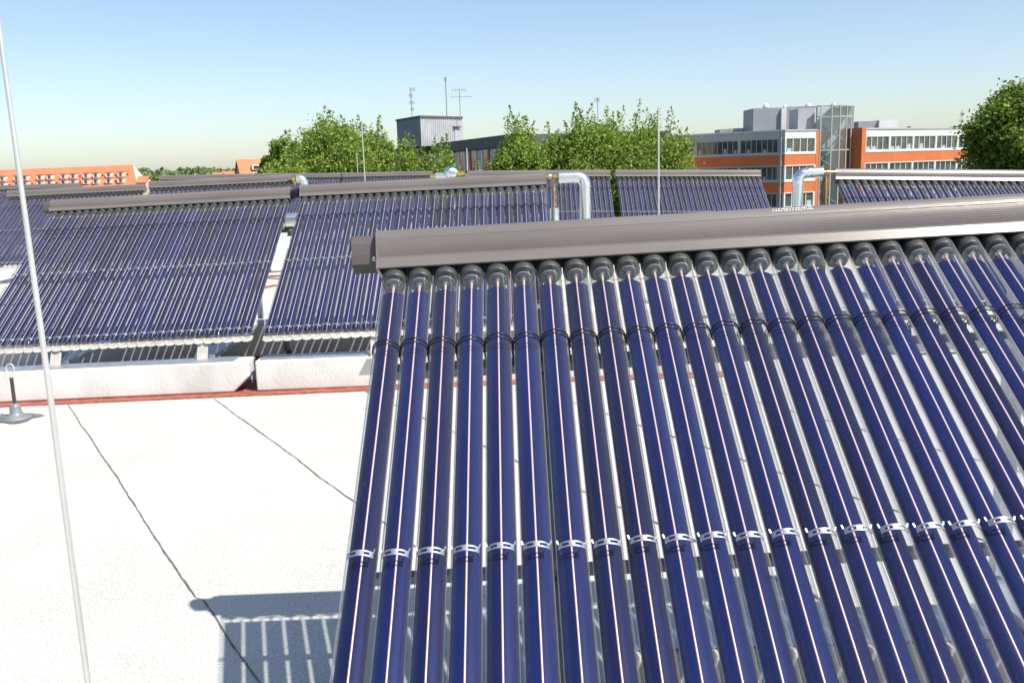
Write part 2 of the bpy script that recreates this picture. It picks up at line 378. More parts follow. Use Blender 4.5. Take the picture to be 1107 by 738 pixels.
ME = dict(glass=mesh_glass().mesh('glass_tube'), absorber=mesh_absorber().mesh('absorber'), cap=mesh_cap().mesh('cap'), disc=mesh_disc().mesh('end_disc'),
          wire=mesh_wire().mesh('wire_clip'), clip=mesh_clip(.907).mesh('strap_clip'), clip2=mesh_clip(1.775,.015).mesh('strap_clip'))
_b = MB(); add_bead(_b); ME['bead'] = _b.mesh('copper_seam')
# tube seen from afar: the same shapes in one mesh
_b = mesh_glass(12); add_absorber(_b); add_bead(_b)
for q in (mesh_cap(12), mesh_clip(.907), mesh_clip(1.775,.015), mesh_wire()):
    for f, k, sm_ in zip(q.f, q.m, q.sm): _b.add([q.v[i] for i in f], [tuple(range(len(f)))], q.mats[k], sm_)
ME['fartube'] = _b.mesh('glass_tube')

# --- header housing profile (t, n)
HP = [(-.062,.0325),(-.0625,.0368),(-.0885,.0495)]
arc0, arc1 = Vector((-.0907,.0510)), Vector((-.1320,.0855))
for i in range(9):
    for fr, dp in ((.15,0),(.55,.0),(.62,-.0008),(.92,-.0008)):
        q = arc0.lerp(arc1, (i+fr)/9); nrm = Vector((.69,.72)); bul = .0035*math.sin(math.pi*(i+fr)/9)
        q = q + nrm*(dp+bul); HP.append((q.x, q.y))
HP += [(-.1335,.0868),(-.1415,.0912),(-.1505,.0935),(-.160,.0932),(-.172,.0885),(-.186,.0785),(-.200,.060),(-.212,.035),(-.212,-.02),(-.2,-.043),(-.18,-.05),(-.13,-.05)]
NHP = len(HP)
HPU = [(-.118,-.045),(-.118,.0312),(-.070,.0312)]
def flat_top(L): return L

def collector(p0, yaw, cant, tilt, label, full, left_cover=False, right_cover=False, text=False, feet=(.41, 1.85), kz=.235, group='rows of vacuum tube solar collectors on the flat roof'):
    yaw, cant, tilt = R(yaw), R(cant), R(tilt)
    u = Vector((math.cos(yaw)*math.cos(cant), math.sin(yaw)*math.cos(cant), math.sin(cant)))
    h = Vector((math.sin(yaw), -math.cos(yaw), 0)); h = (h - u*h.dot(u)).normalized()
    n0 = u.cross(-h); t = h*math.cos(tilt) - n0*math.sin(tilt); n = u.cross(-t)
    p0 = Vector(p0) + Vector((0,0,CAMZ)); org = p0 + t*TL
    root = bpy.data.objects.new('solar_collector', None); col.objects.link(root); tag(root, label, 'solar collector', group)
    Mw = Matrix(((u.x,-t.x,n.x,org.x),(u.y,-t.y,n.y,org.y),(u.z,-t.z,n.z,org.z),(0,0,0,1))); root.matrix_basis = Mw
    def W(s, tt, nn): return Mw @ L3(s, tt, nn)
    def loc(b, name, parent=root, weld=False, bevel=0):     # local-frame mesh
        o = bpy.data.objects.new(name, b.mesh(name, weld)); o.parent = parent; col.objects.link(o)
        if bevel:
            md = o.modifiers.new('bevel','BEVEL'); md.width = bevel; md.segments = 2; md.limit_method = 'ANGLE'
        return o
    SE = (NT-1)*PT
    a, e = -.040, SE+.040
    b = MB(); prof = HP + HPU
    fx = lambda s, p: L3(s, p[0], p[1])
    b.prism(prof, a, e, fx, M['housing'], mats=[M['housing']]*(NHP-1)+[M['housing_dark']]+[M['black']]*2+[M['housing']], caps=True)
    hh = loc(b, 'header_housing')
    # end flanges: slightly larger plates
    cen = Vector((-.15, .03))
    for s0, s1 in ((a-.008, a), (e, e+.008)):
        b = MB(); pr = [tuple(cen + (Vector(p)-cen)*1.035) for p in HP[:3]+HP[-12:]+HPU[:1]]
        b.prism(pr, s0, s1, fx, M['housing']); q = loc(b, 'end_flange', hh)
    for k, (on, s0, s1) in enumerate(((left_cover, a-.008, a-.084), (right_cover, e+.008, e+.07))):
        if not on: continue
        b = MB(); pr = [(-.100,.024),(-.118,.044),(-.144,.065),(-.158,.071),(-.176,.071),(-.190,.060),(-.198,.03),(-.19,-.02),(-.112,-.02)]
        b.prism(pr, min(s0,s1), max(s0,s1), fx, M['housing_dark'])
        q = loc(b, 'pipe_cover', hh)
        b = MB(); b.tube([L3(s0*.5+a*.5-.012 if k == 0 else s0, -.099, .045), L3(s0*.5+a*.5-.012 if k == 0 else s0, -.09, .045)], .006, M['steel'], 8); loc(b, 'screw', hh)
    if text:      # the small two-line white marking printed on top of the housing; too small to read
        b = MB(); r_ = random.Random(3)
        for row, (t_, n_) in enumerate(((-.1560,.0940),(-.1480,.0936))):
            s = 1.105 if row == 0 else 1.10
            while s < 1.215:
                wl = r_.uniform(.002,.0075)
                b.box((s, TL-t_-.0015, n_), (s+wl, TL-t_+.0015, n_+.0006), M['paint']); s += wl + r_.choice((.0012,.0016,.004))
        loc(b, 'printed_marking', hh)
    # manifold side panel seen in the gaps right under the housing
    for i in range(NT):
        if full:
            o = bpy.data.objects.new('glass_tube', ME['glass']); o.parent = root; col.objects.link(o); o.location = L3(i*PT, 0, 0)
            for nm, me in (('absorber','absorber'),('copper_seam','bead'),('rubber_cap','cap'),('end_disc','disc'),('wire_ring','wire'),('strap_clip','clip'),('strap_clip','clip2')):
                q = bpy.data.objects.new(nm, ME[me]); q.parent = o; col.objects.link(q)
                if nm in ('wire_ring', 'strap_clip'): q.location.y = random.uniform(-.003, .003); q.rotation_euler = (0, R(random.uniform(-3, 3)), R(random.uniform(-1, 1))*0)
                if nm == 'rubber_cap': q.location.y = random.uniform(-.002, .0025)
            o.rotation_euler.z = random.uniform(-.0007,.0007)
        else:
            o = bpy.data.objects.new('glass_tube', ME['fartube']); o.parent = root; col.objects.link(o); o.location = L3(i*PT, 0, 0)
    # cross rails behind the tubes
    for nm, tt, hw, ma in (('cross_rail', .262, .016, M['galv']), ('cross_rail', .908, .008, M['galv'])):
        b = MB(); b.box((-.02, TL-tt-hw, -.085), (SE+.02, TL-tt+hw, -.055), ma); loc(b, nm)
    # bottom rail: flat pale strip with one rounded cup per tube
    b = MB(); zt, zb = -.0395, -.033
    pts = [(-.045, TL-1.78), (SE+.045, TL-1.78)]
    low = []
    for i in range(NT-1, -1, -1):
        for k in range(0, 9):
            an = -math.pi*k/8; low.append((i*PT + .034*math.cos(an), TL-1.852 + .016*math.sin(an)))
    pts = [(-.045, TL-1.80)] + [(-.045, TL-1.852)] + low[::-1] + [(SE+.045, TL-1.852), (SE+.045, TL-1.80)]
    k = len(pts); vs = [(x, y, zt) for x, y in pts] + [(x, y, zb-.012) for x, y in pts]
    b.add(vs, [tuple(range(k)), tuple(range(2*k-1, k-1, -1))] + [(i, (i+1)%k, k+(i+1)%k, k+i)[::-1] for i in range(k)], M['sheet'])
    loc(b, 'bottom_rail')
    # supports, upright in the world
    for s in feet:
        b = MB(); b.box((s-.022, TL-1.84, -.135), (s+.022, TL+.12, -.0875), M['galv']); loc(b, 'sloped_rail')
        foot = W(s, 1.86, -.14); z_ = roofz(foot.x) + kz
        rear = W(s, -.08, -.14)
        b = MB()
        # front foot: pale bent plate from the bottom rail down onto the ballast block
        fl = W(s-.042, 1.85, -.055); fr_ = W(s+.042, 1.85, -.055)
        A, B_ = fl, fr_; C = Vector((fr_.x, fr_.y-.06, z_+.006)); D = Vector((fl.x, fl.y-.06, z_+.006))
        th = Vector((0,.006,0)); b.add([A,B_,C,D,A+th,B_+th,C+th,D+th], [(0,3,2,1),(4,5,6,7),(0,1,5,4),(1,2,6,5),(2,3,7,6),(3,0,4,7)], M['sheet'])
        b.box((D.x-.02, D.y-.06, z_+.001), (C.x+.02, D.y+.06, z_+.008), M['sheet'])
        b.build('front_foot', root)
        b = MB(); b.bar((foot.x, foot.y-.02, z_+.026), (foot.x, rear.y+.05, z_+.026), .15, .03, M['galv']); b.build('base_beam', root)
        b = MB(); b.bar((foot.x, rear.y, z_+.06), (rear.x, rear.y, rear.z), .045, .045, M['galv'], Vector((0,1,0)))
        b.build('rear_leg', root)
    return root, W

GA = 'rows of vacuum tube solar collectors on the flat roof'
c0, W0 = collector((-.336,2.628,-.331), -1.02, 1.66, 32.04, 'large solar collector nearest the camera with wide blue glass tubes and brown header', True, left_cover=True, text=True)
cA, WA = collector((-4.243,8.716,-.320), -.98, 1.40, 30.76, 'solar collector behind the bare white roof, left of the gap, crossed by the tall pole', True, left_cover=True, feet=(.67,1.83))
cB, WB = collector((-1.864,8.564,-.248), -.95, 1.07, 30.87, 'solar collector right of the gap, ending at the brass valve and silver pipe bend', True, feet=(.83,1.95))
cD, WD = collector((3.220,9.014,-.251), -1.19, -2.13, 31, 'solar collector at the right edge whose header shines white below the dark green tree', True)
collector((-8.179,15.371,-.264), -1.15, 1.09, 31, 'far left solar collector cut by the left picture edge, behind the tall pole', False, feet=(.5,1.5))
collector((-5.589,14.720,-.183), -1.15, .96, 31, 'solar collector in the second row, below the forest, ending at the white pipe elbow', False, feet=(.35, 1.4))
cE1, WE1 = collector((-.589,14.843,-.168), -1.15, -1.30, 31, 'solar collector behind the silver pipe bend, left of the leafy gap', False)
cE2, WE2 = collector((1.745,14.669,-.221), -1.15, -1.68, 31, 'solar collector right of the leafy gap, crossed by a thin upright rod', False)
collector((-12.703,23.029,-.181), -1.15, .10, 31, 'farthest left solar collector, only its dark header showing below the long orange roof', False)
collector((-8.52,23.157,-.060), -1.15, -.50, 31, 'thin far header line below the small orange houses, leftmost of three in the last row', False)
collector((-6.414,23.704,-.084), -1.15, -1.08, 31, 'far collector in the last row, a thin line right of the white pipe elbow', False)
collector((-4.112,23.726,-.129), -1.15, -.47, 31, 'far collector in the last row whose header ends at the small silver pipe joint', False)

# ------------------------------------------------------------ ballast blocks and mats
GB = 'concrete ballast blocks under the collectors'
def block(x0, x1, y0, y1, h, label, cutR=False, cutTop=False, name='ballast_block'):
    b = MB()
    pr = [(x0+(.02 if cutTop else 0), 0), (x1-(.13 if cutR else 0), 0)] + ([(x1, .12)] if cutR else []) + [(x1, h), (x0, h)]
    def P(y, p): return Vector((p[0], y, roofz(p[0]) + .012 + p[1]))
    b.prism(pr, y0, y1, P, M['concrete'])
    o = b.build(name, weld=True, bevel=.012); tag(o, label, 'concrete block', GB)
    p_ = MB(); xa, xb2 = x0+.03, x1-.12; p_.prism([(xa,h+.003),(xb2,h+.003),(xb2,h+.006),(xa,h+.006)], y0+.035, y1-.01, P, M['galv'])
    if h < .24: 
        q = p_.build('cover_plate', o)
    return o
ka = onroof(269, 425); YK = 6.93
block(-5.6, -2.02, YK, YK+.22, .235, 'long pale concrete block under the left collector with its lower right corner cut away', cutR=True)
block(-1.97, 1.6, YK, YK+.22, .235, 'long pale concrete block under the collector right of the gap')
block(-5.6, -2.10, YK+1.42, YK+1.72, .30, 'shaded rear concrete block under the left collector')
block(-2.03, 1.6, YK+1.42, YK+1.72, .30, 'shaded rear concrete block starting in the gap between the two collectors')
block(.15, 2.9, .98, 1.25, .25, 'concrete block under the foot of the nearest collector')
block(.30, 2.9, 2.40, 2.66, .22, 'rear concrete block behind the tubes of the nearest collector')
block(-9.6, -6.0, 13.2, 13.5, .27, 'far concrete block under the collector at the left picture edge')
block(-5.9, -3.8, 13.0, 13.3, .27, 'far concrete block under the second row collector')
block(-.7, 4.2, 13.1, 13.4, .27, 'far concrete block behind the silver pipe bend')
block(3.2, 8, 7.4, 7.7, .27, 'concrete block under the collector at the right edge')
GM = 'red rubber protection mats'
def rmat(x0, x1, y0, y1, label):
    b = MB(); vs = []
    n = 40; r_ = random.Random(int(x0*10))
    top = []
    fr_ = [(x0+(x1-x0)*i/n, y0+r_.uniform(-.006,.006)) for i in range(n+1)]
    bk = [(x, y1) for x, _ in fr_[::-1]]
    pts = fr_+bk; k = len(pts)
    vs = [(x, y, roofz(x)+.010) for x, y in pts] + [(x, y, roofz(x)+.0005) for x, y in pts]
    b.add(vs, [tuple(range(k))] + [(i, (i+1)%k, k+(i+1)%k, k+i)[::-1] for i in range(k)], M['redmat'])
    tag(b.build('rubber_mat'), label, 'rubber mat', GM)
rmat(-5.7, 1.7, YK-.11, YK+.45, 'red brown rubber mat strip under the front concrete blocks')
rmat(-5.7, 1.7, YK+1.3, YK+1.85, 'red brown rubber mat strip under the rear concrete blocks')
def scrap(p, ang, ln, wd, label):
    b = MB(); Mx = Matrix.Translation(p) @ Matrix.Rotation(R(ang), 4, 'Z')
    b.box((-ln/2,-wd/2,.002),(ln/2,wd/2,.022), M['redmat'], Mx); tag(b.build('mat_scrap', bevel=.003), label, 'rubber scrap', 'red rubber scraps on the roof')
scrap(onroof(298,299), 3, .22, .14, 'red rubber scrap lying flat on the roof in the gap between collectors')
scrap(onroof(288,311), 62, .42, .07, 'narrow slanting red rubber scrap nearer the camera in the gap')

# ============================================================ RODS, ANCHOR
GR = 'lightning rods standing on the roof'
def rod(px, py_top, Y, r_, label, base=None):
    t_ = at(px, py_top, Y); x = t_.x
    b = MB(); z0 = roofz(x)
    root = empty('lightning_rod', (x, Y, z0), label, 'lightning rod', GR)
    b.tube([(x,Y,z0+.08),(x,Y,z0+1.4),(x,Y,t_.z-.02),(x,Y,t_.z)], [r_, r_, r_*.72, r_*.2], M['rod'], 12); b.build('pole', root)
    b = MB(); b.lathe((x,Y,z0+.002), [(0,.0),(.17,0),(.17,.06),(.15,.08),(.03,.085),(r_*1.8,.10),(r_*1.8,.13),(0,.13)], M['concrete'], 24); b.build('concrete_foot', root)
    return root
bp = onroof(106, 822)
xb, yb = bp.x, bp.y
root = empty('lightning_rod', (xb, yb, roofz(xb)), 'tall pale pole in the left foreground reaching out of the top left of the picture', 'lightning rod', GR)
tp = at(-1, 30, yb)
b = MB(); b.tube([(xb,yb,roofz(xb)+.08), (xb+(tp.x-xb)*.35,yb,.35*3+.0), (tp.x-(xb-tp.x)*.0,yb,tp.z), (tp.x-(xb-tp.x)*.25,yb,tp.z+.8)], [.0082,.0079,.0055,.0045], M['rod'], 16); b.build('pole', root)
b = MB(); b.lathe((xb,yb,roofz(xb)+.002), [(0,.0),(.17,0),(.17,.06),(.15,.08),(.03,.085),(.018,.10),(.018,.13),(0,.13)], M['concrete'], 24); b.build('concrete_foot', root)
rod(712, 113, 10.6, .0105, 'thin pale rod standing in front of the collector right of the leafy gap')
rod(391, 134, 17.5, .0095, 'thin white rod against the left leafy tree')
rod(385.5, 165, 26.5, .011, 'short faint rod just left of the white rod by the tree')
rod(504.5, 160, 19.5, .0105, 'thin cream rod near the small silver pipe joint')

ap = onroof(18, 452)
root = empty('roof_anchor', (ap.x, ap.y, roofz(ap.x)), 'grey bell shaped roof anchor with black stem and steel eye by the tall pole', 'roof anchor')
b = MB(); b.lathe((ap.x,ap.y,roofz(ap.x)+.001), [(.10,0),(.098,.006),(.07,.018),(.050,.030),(.040,.045),(.038,.085),(.030,.10),(.014,.112),(0,.113)], M['lead'], 28); b.build('collar', root)
b = MB(); pts=[]
for i in range(28):
    a_ = 2*math.pi*i/28; rr = .115+.05*max(0,math.sin(a_*2.5+1))*random.uniform(.6,1.2); pts.append((ap.x+rr*math.cos(a_)*1.15, ap.y+rr*math.sin(a_)*1.1, roofz(ap.x)+.006))
b.add(pts, [tuple(range(28))], M['seam']); b.build('bitumen_patch', root)
b = MB(); b.tube([(ap.x,ap.y,.11+roofz(ap.x)),(ap.x,ap.y,.30+roofz(ap.x))], .0125, M['rubber'], 14); b.build('stem', root)
b = MB(); zc = roofz(ap.x)+.365; b.tube([(ap.x+.029*math.cos(a_), ap.y, zc+.034*math.sin(a_)) for a_ in [math.pi*1.5+.0+2*math.pi*i/24 for i in range(25)]], .0048, M['rod'], 8)
b.tube([(ap.x,ap.y,.298+roofz(ap.x)),(ap.x,ap.y,zc-.034)], .007, M['rod'], 10); b.build('eye', root)

# ============================================================ PIPES
def elbow(pts, rad, n=6):
    "round the corners of a polyline"
    pts = [Vector(p) for p in pts]; out = [pts[0]]
    for i in range(1, len(pts)-1):
        a, p, e = pts[i-1], pts[i], pts[i+1]; d1 = (a-p).normalized()*rad; d2 = (e-p).normalized()*rad
        for k in range(n+1):
            t_ = k/n; out.append((p+d1)*(1-t_)**2 + p*2*t_*(1-t_) + (p+d2)*t_**2)
    out.append(pts[-1]); return out
GP = 'insulated pipes joining the collectors'
# P1: right end of collector B
Yp = 8.62
r1 = empty('insulated_pipe', (at(632,230,Yp).x, Yp, roofz(0)), 'silver jacketed pipe bending down beside the brass valve right of the middle collector', 'pipe', GP)
hA, hB, hC = at(604,192,Yp), at(632,191,Yp), at(632,330,Yp); hC = Vector((hB.x, Yp, .12))
b = MB(); b.tube(elbow([hA, hB, hC], .085, 8), .051, M['jacket'], 24); b.build('pipe_jacket', r1)
b = MB()
for p, ax in ((Vector((hB.x-.09,Yp,hB.z)), Vector((1,0,0))), (Vector((hB.x,Yp,hB.z-.09)), Vector((0,0,1)))):
    b.tube([p-ax*.008, p+ax*.008], .0535, M['jacket'], 24)
b.build('joint_band', r1)
b = MB(); b.tube([(hC.x,Yp,.13),(hC.x,Yp,.06),(hC.x,Yp+.9,.06)], .055, M['jacket'], 20); b.build('floor_pipe', r1)
v1 = empty('brass_valve', (at(599,190,Yp).x, Yp, roofz(0)), 'brass valve assembly with upright stem at the right end of the middle collector header', 'valve', 'brass fittings')
vx = at(598.5,190,Yp)
b = MB(); b.tube([at(590,190.5,Yp), at(606,190.5,Yp)], .013, M['brass'], 14); b.tube([at(593,191,Yp),at(596.5,191,Yp)], .026, M['steel'], 8)
b.tube([at(598,190.5,Yp), at(601,190.5,Yp)], .021, M['brass'], 8); b.build('union', v1)
b = MB(); b.tube([vx, Vector((vx.x,Yp,at(599,208,Yp).z)), Vector((vx.x,Yp,at(599,226,Yp).z))], .009, M['brass'], 12)
for py in (204, 213, 221): b.tube([Vector((vx.x,Yp,at(599,py-1.6,Yp).z)), Vector((vx.x,Yp,at(599,py+1.6,Yp).z))], .017, M['brass'], 6)
b.bar(Vector((vx.x-.04,Yp-.02,at(599,200,Yp).z)), Vector((vx.x+.03,Yp-.02,at(599,196,Yp).z)), .014,.01, M['hose']); b.build('stem', v1)
b = MB(); zt = at(599,225,Yp).z; b.tube([(vx.x,Yp,zt),(vx.x,Yp,.05)], .044, M['foil'], 18); b.build('insulated_riser', v1)
# P2: left of collector D
Yd = 9.05
r2 = empty('insulated_pipe', (at(862,200,Yd).x, Yd, roofz(2)), 'foil wrapped pipe elbow in front of the orange and white office building', 'pipe', GP)
q0, q1 = at(889,186,Yd), at(863,188.5,Yd)
b = MB(); b.tube(elbow([q0, q1, (q1.x, Yd, .05)], .07, 8), .050, M['jacket'], 24); b.build('pipe_jacket', r2)
b = MB(); b.tube(elbow([at(878,186.5,Yd), q1, (q1.x, Yd, q1.z-.1)], .07, 8), .054, M['foil'], 24); b.build('foil_wrap', r2)
v2 = empty('brass_valve', (at(895,190,Yd).x, Yd, roofz(2)), 'brass fitting with brown hanging hose at the left end of the right collector header', 'valve', 'brass fittings')
b = MB(); b.tube([at(888,186,Yd), at(905,186,Yd)], .012, M['brass'], 12); b.tube([at(893,186,Yd),at(896,186,Yd)], .020, M['brass'], 8); b.tube([at(899,186,Yd),at(901,186,Yd)], .017, M['steel'], 8); b.build('union', v2)
hx = at(892,188,Yd)
b = MB(); b.tube([hx, (hx.x+.003,Yd,hx.z-.1), (hx.x-.004,Yd,hx.z-.22), (hx.x,Yd,.06)], [.012,.034,.031,.034], M['hose'], 12)
b.build('hose', v2)
b = MB(); b.tube([(hx.x+.002,Yd-.03,hx.z-.02),(hx.x+.004,Yd-.038,hx.z-.3)], .007, M['brass'], 8); b.build('drain_rod', v2)
# P3: header joint A-B and white elbow behind it
j = empty('header_joint', WA(29*PT+.1,-.15,.02), 'black rubber joint sleeve bridging the headers over the gap', 'pipe joint')
b = MB(); a_, e_ = WA(29*PT+.048,-.145,.02), WB(-.048,-.145,.02); b.tube([a_, a_.lerp(e_,.3), a_.lerp(e_,.7), e_], .047, M['black'], 16); b.build('sleeve', j)
for fr in (.3,.7):
    b = MB(); p_ = a_.lerp(e_, fr); dd = (e_-a_).normalized()*.004; b.tube([p_-dd, p_+dd], .0485, M['wire'], 16); b.build('hose_band', j)
Ye = 14.7
r3 = empty('insulated_pipe', (at(327,196,Ye).x, Ye, roofz(-3)), 'small white pipe elbow rising above the gap between the two middle collectors', 'pipe', GP)
b = MB(); e0, e1 = at(321,193,Ye), at(328.5,193,Ye); b.tube(elbow([e0,e1,(e1.x,Ye,at(328,246,Ye).z)], .09, 8), .062, M['jacket'], 20); b.build('pipe_jacket', r3)
v3 = empty('brass_valve', (at(317,195,Ye).x, Ye, roofz(-3)), 'small brass fitting beside the white pipe elbow above the gap', 'valve', 'brass fittings')
b = MB(); b.tube([at(312,193.5,Ye), at(322,193.5,Ye)], .018, M['brass'], 10); b.tube([at(316,193.5,Ye),at(318,193.5,Ye)], .035, M['brass'], 8); b.tube([at(319,194,Ye),at(319,200,Ye)], .02, M['brass'], 8); b.build('union', v3)
# floor pipe seen through the gap
Yf = 16.0
r4 = empty('insulated_pipe', (at(318,238,Yf).x, Yf, roofz(-3)), 'silver pipe lying across the roof, seen through the gap between collectors', 'pipe', GP)
fa, fb = at(303,238,Yf), at(470,231,Yf); b = MB(); b.tube([fa, fb], .115, M['jacket'], 20); b.build('pipe_jacket', r4)
for k in range(5):
    p_ = fa.lerp(fb, .02+.24*k)
    if k in (2, 4):
        b = MB(); b.box((p_.x-.02, p_.y-.10, roofz(p_.x)+.001), (p_.x+.02, p_.y-.07, p_.z-.11), M['galv']); b.box((p_.x-.02, p_.y+.07, roofz(p_.x)+.001), (p_.x+.02, p_.y+.10, p_.z-.11), M['galv']); b.box((p_.x-.03, p_.y-.12, p_.z-.14), (p_.x+.03, p_.y+.12, p_.z-.112), M['galv']); b.build('pipe_support', r4)
# crumpled film
fp = onroof(302, 268); b = MB(); nn = 14; vs = []
for i in range(nn+1):
    for k in range(9):
        x = -.42+.84*i/nn; y = -.28+.56*k/8; hgt = max(0, 1-(x/.42)**2)*max(0, 1-(y/.28)**2)
        vs.append((fp.x+x+random.uniform(-.02,.02), fp.y+y+random.uniform(-.02,.02), roofz(fp.x)+.005+hgt*random.uniform(.04,.30)))
b.add(vs, [(i*9+k, (i+1)*9+k, (i+1)*9+k+1, i*9+k+1) for i in range(nn) for k in range(8)], M['plastic'])
tag(b.build('plastic_film'), 'crumpled blue and white plastic film on the roof in the gap', 'plastic film')
bp2 = onroof(314, 255); b = MB(); b.lathe(bp2, [(0,0),(.085,0),(.085,.15),(.06,.2),(0,.2)], M['rubber'], 16); tag(b.build('pipe_stub'), 'small black pipe stub on the roof behind the gap', 'pipe stub')
# P4: far joint
Yg = 17.5
r5 = empty('insulated_pipe', (at(485,188,Yg).x, Yg, roofz(-1)), 'small silver and pale blue wrapped pipe joint low in front of the trees', 'pipe', GP)
b = MB(); b.tube([at(471,190,Yg), at(483,189.5,Yg)], .055, M['jacket'], 16); b.build('pipe_jacket', r5)
b = MB(); b.tube([at(482,188,Yg), at(484,186.5,Yg), at(490,186,Yg), at(494,187,Yg)], [.07,.10,.095,.06], M['foil'], 16); b.build('foil_wrap', r5)
b = MB(); b.tube([at(465,190,Yg), at(471,190,Yg)], .04, M['brass'], 10); b.tube([at(494,186.8,Yg), at(503,186.8,Yg)], .03, M['brass'], 10); b.tube([at(498,186.8,Yg), at(501,186.8,Yg)], .045, M['brass'], 8); b.build('union', r5)
b = MB(); g5 = at(488,188,Yg); b.tube([g5, (g5.x,Yg,.02)], .05, M['jacket'], 14); b.build('riser', r5)

# ============================================================ BUILDINGS
def frame_for(a, b):
    "local axes for a facade from a to b (left to right as seen); y points inwards"
    d = Vector((b.x-a.x, b.y-a.y, 0)); L = d.length; d.normalize(); n = Vector((-d.y, d.x, 0))
    return Matrix(((d.x,n.x,0,a.x),(d.y,n.y,0,a.y),(0,0,1,0),(0,0,0,1))), L
def facade(root, a, b, ztop, bays, st, fascia=1.0, storeys=4, wallm='whitewall', depth=6, panes=4, first_gap=.25, bandm='orange', pier=.32, fr='whitewall', mull=.055):
    Mx, L = frame_for(a, b); z = ztop
    fb = MB(); fb.box((0,0,ztop-fascia),(L,.3,ztop), M[wallm], Mx); fb.box((-.08,-.08,ztop-.16),(L+.08,.0,ztop+.02), M['greyside'] if wallm=='whitewall' else M['whitewall'], Mx); fb.build('fascia', root)
    bw = L/bays
    for s in range(storeys):
        zt = ztop-fascia-s*st; zb = zt-1.62
        zo = zb-.22; zn = zt-st
        o_ = MB(); o_.box((0,.0,zn+.1),(L,.3,zo), M[bandm], Mx); o_.build('orange_band', root)
        o_ = MB(); o_.box((-.02,-.05,zo),(L+.02,.3,zb), M[fr], Mx); o_.box((-.02,-.04,zn),(L+.02,.3,zn+.1), M[fr], Mx); o_.build('sill_strip', root)
        for k in range(bays+1):
            x = k*bw; p_ = MB(); p_.box((max(0,x-pier/2),-.03,zb),(min(L,x+pier/2),.3,zt), M[fr], Mx); p_.build('pier', root)
        for k in range(bays):
            xa, xb_ = k*bw+pier/2, (k+1)*bw-pier/2
            w_ = MB(); w_.box((xa,.14,zb),(xb_,.2,zt), M['window'], Mx); wo = w_.build('window', root)
            f_ = MB()
            for q in range(panes+1):
                x = xa+(xb_-xa)*q/panes; f_.box((x-mull,.06,zb),(x+mull,.138,zt), M[fr], Mx)
            f_.box((xa,.05,zb),(xb_,.138,zb+.08), M[fr], Mx); f_.box((xa,.05,zt-.07),(xb_,.138,zt), M[fr], Mx)
            # half-height inner blinds on some panes
            for q in range(panes):
                if random.random() < .45: x = xa+(xb_-xa)*q/panes; hb = random.choice((.5,.7,.45)); f_.box((x+.2,.10,zb+.08),(x+(xb_-xa)/panes-.2,.136,zb+hb), M['greyside'], Mx)
            f_.build('window_frame', wo)
    return Mx, L
ob = empty('office_building', (at(870,180,112).x, 114, GZ), 'orange banded office building with white window frames and a curved glass stair tower', 'building')
P1 = at(849,140.3,110); ZT = P1.z
P0 = at(758,145,116.4); P0 = P1 + (P0-P1)*1.6; P0.z = 0
P2 = at(882.5,140,112.2)
facade(ob, P0, P1, ZT, 3, 3.17, wallm='greyside', bandm='orange', fr='greyside', panes=8, mull=.03)  # left wing: white panels coloured grey for the shade on that face
facade(ob, P1, P2, ZT, 1, 3.17, panes=4, pier=.42)
# corner post, orange pier behind the front face
mx1, l1 = frame_for(P1, P2)
b = MB(); b.box((l1,.4,GZ),(l1+.62,5,ZT-.02), M['orange'], mx1); b.box((l1,-.03,GZ),(l1+.5,.4,ZT-.05), M['orange'], mx1); b.build('orange_pier', ob)
b = MB(); b.box((-.3,.32,GZ),(l1,9,ZT-.03), M['greywall'], mx1); mx0, l0 = frame_for(P0, P1); b.box((0,.32,GZ),(l0-.3,10,ZT-.04), M['greywall'], mx0); b.build('wing_body', ob)
R0, R1 = at(936,141,113), at(1062,142.3,124.5); R1 = R0 + (R1-R0)*1.75; R1.z = 0
facade(ob, R0, R1, ZT, 9, 3.17, panes=4, wallm='whitewall')
mx2, l2 = frame_for(R0, R1)
b = MB(); b.box((0,.32,GZ),(l2,10,ZT-.03), M['greywall'], mx2); b.build('wing_body', ob)
b = MB(); b.box((-.75,-.1,GZ),(-.02,3,ZT+.05), M['orange'], mx2); b.build('orange_pier', ob)
# plant rooms on the roof
def pbox(name, pxa, pxb, pyt, Y, dep, ma, zb=None, yaw=None, parent=ob):
    a = at(pxa, pyt, Y); e = at(pxb, pyt, Y)
    b = MB(); b.box((a.x, Y, ZT-.5 if zb is None else zb), (e.x, Y+dep, a.z), M[ma]); 
    return b.build(name, parent), a, e
_, a_, e_ = pbox('plant_room', 814.5, 845, 117.3, 119, 5, 'greywall')
b = MB(); w0 = at(845,117,118.6); w1 = at(850.5,117,118.6); b.box((w0.x+.01,118.6,ZT-.5),(w1.x,121,w0.z), M['whitewall']); b.build('white_wall', ob)
_, a_, e_ = pbox('plant_room', 850.6, 884, 115.6, 121, 6, 'greywall')
for (xx, yy, rr) in ((828,113.5,.40),(848.5,114.5,.28),(874,113.5,.5),(901,112.5,.35)):
    p_ = at(xx, yy+2, 121.5); b = MB(); b.lathe((p_.x,121.5,p_.z-.45), [(rr*.55,0),(rr*.55,.25),(rr,.3),(rr,.45),(rr*.75,.7),(rr*.3,.85),(0,.88)], M['whitewall' if xx<860 else 'greyside'], 14); b.build('roof_vent', ob)
p_ = at(859,128,120.8); b = MB(); b.box((p_.x-.45,120.9,p_.z-1.2),(p_.x+.35,120.98,p_.z+1.1), M['whitewall']); b.box((p_.x-.3,120.8,p_.z-.9),(p_.x+.2,120.89,p_.z+.3), M['black']); b.build('wall_hatch', ob)
pbox('roof_box', 778, 790, 140, 124, 3, 'greywall'); pbox('roof_box', 790.2, 815, 139, 124, 3, 'greyside')
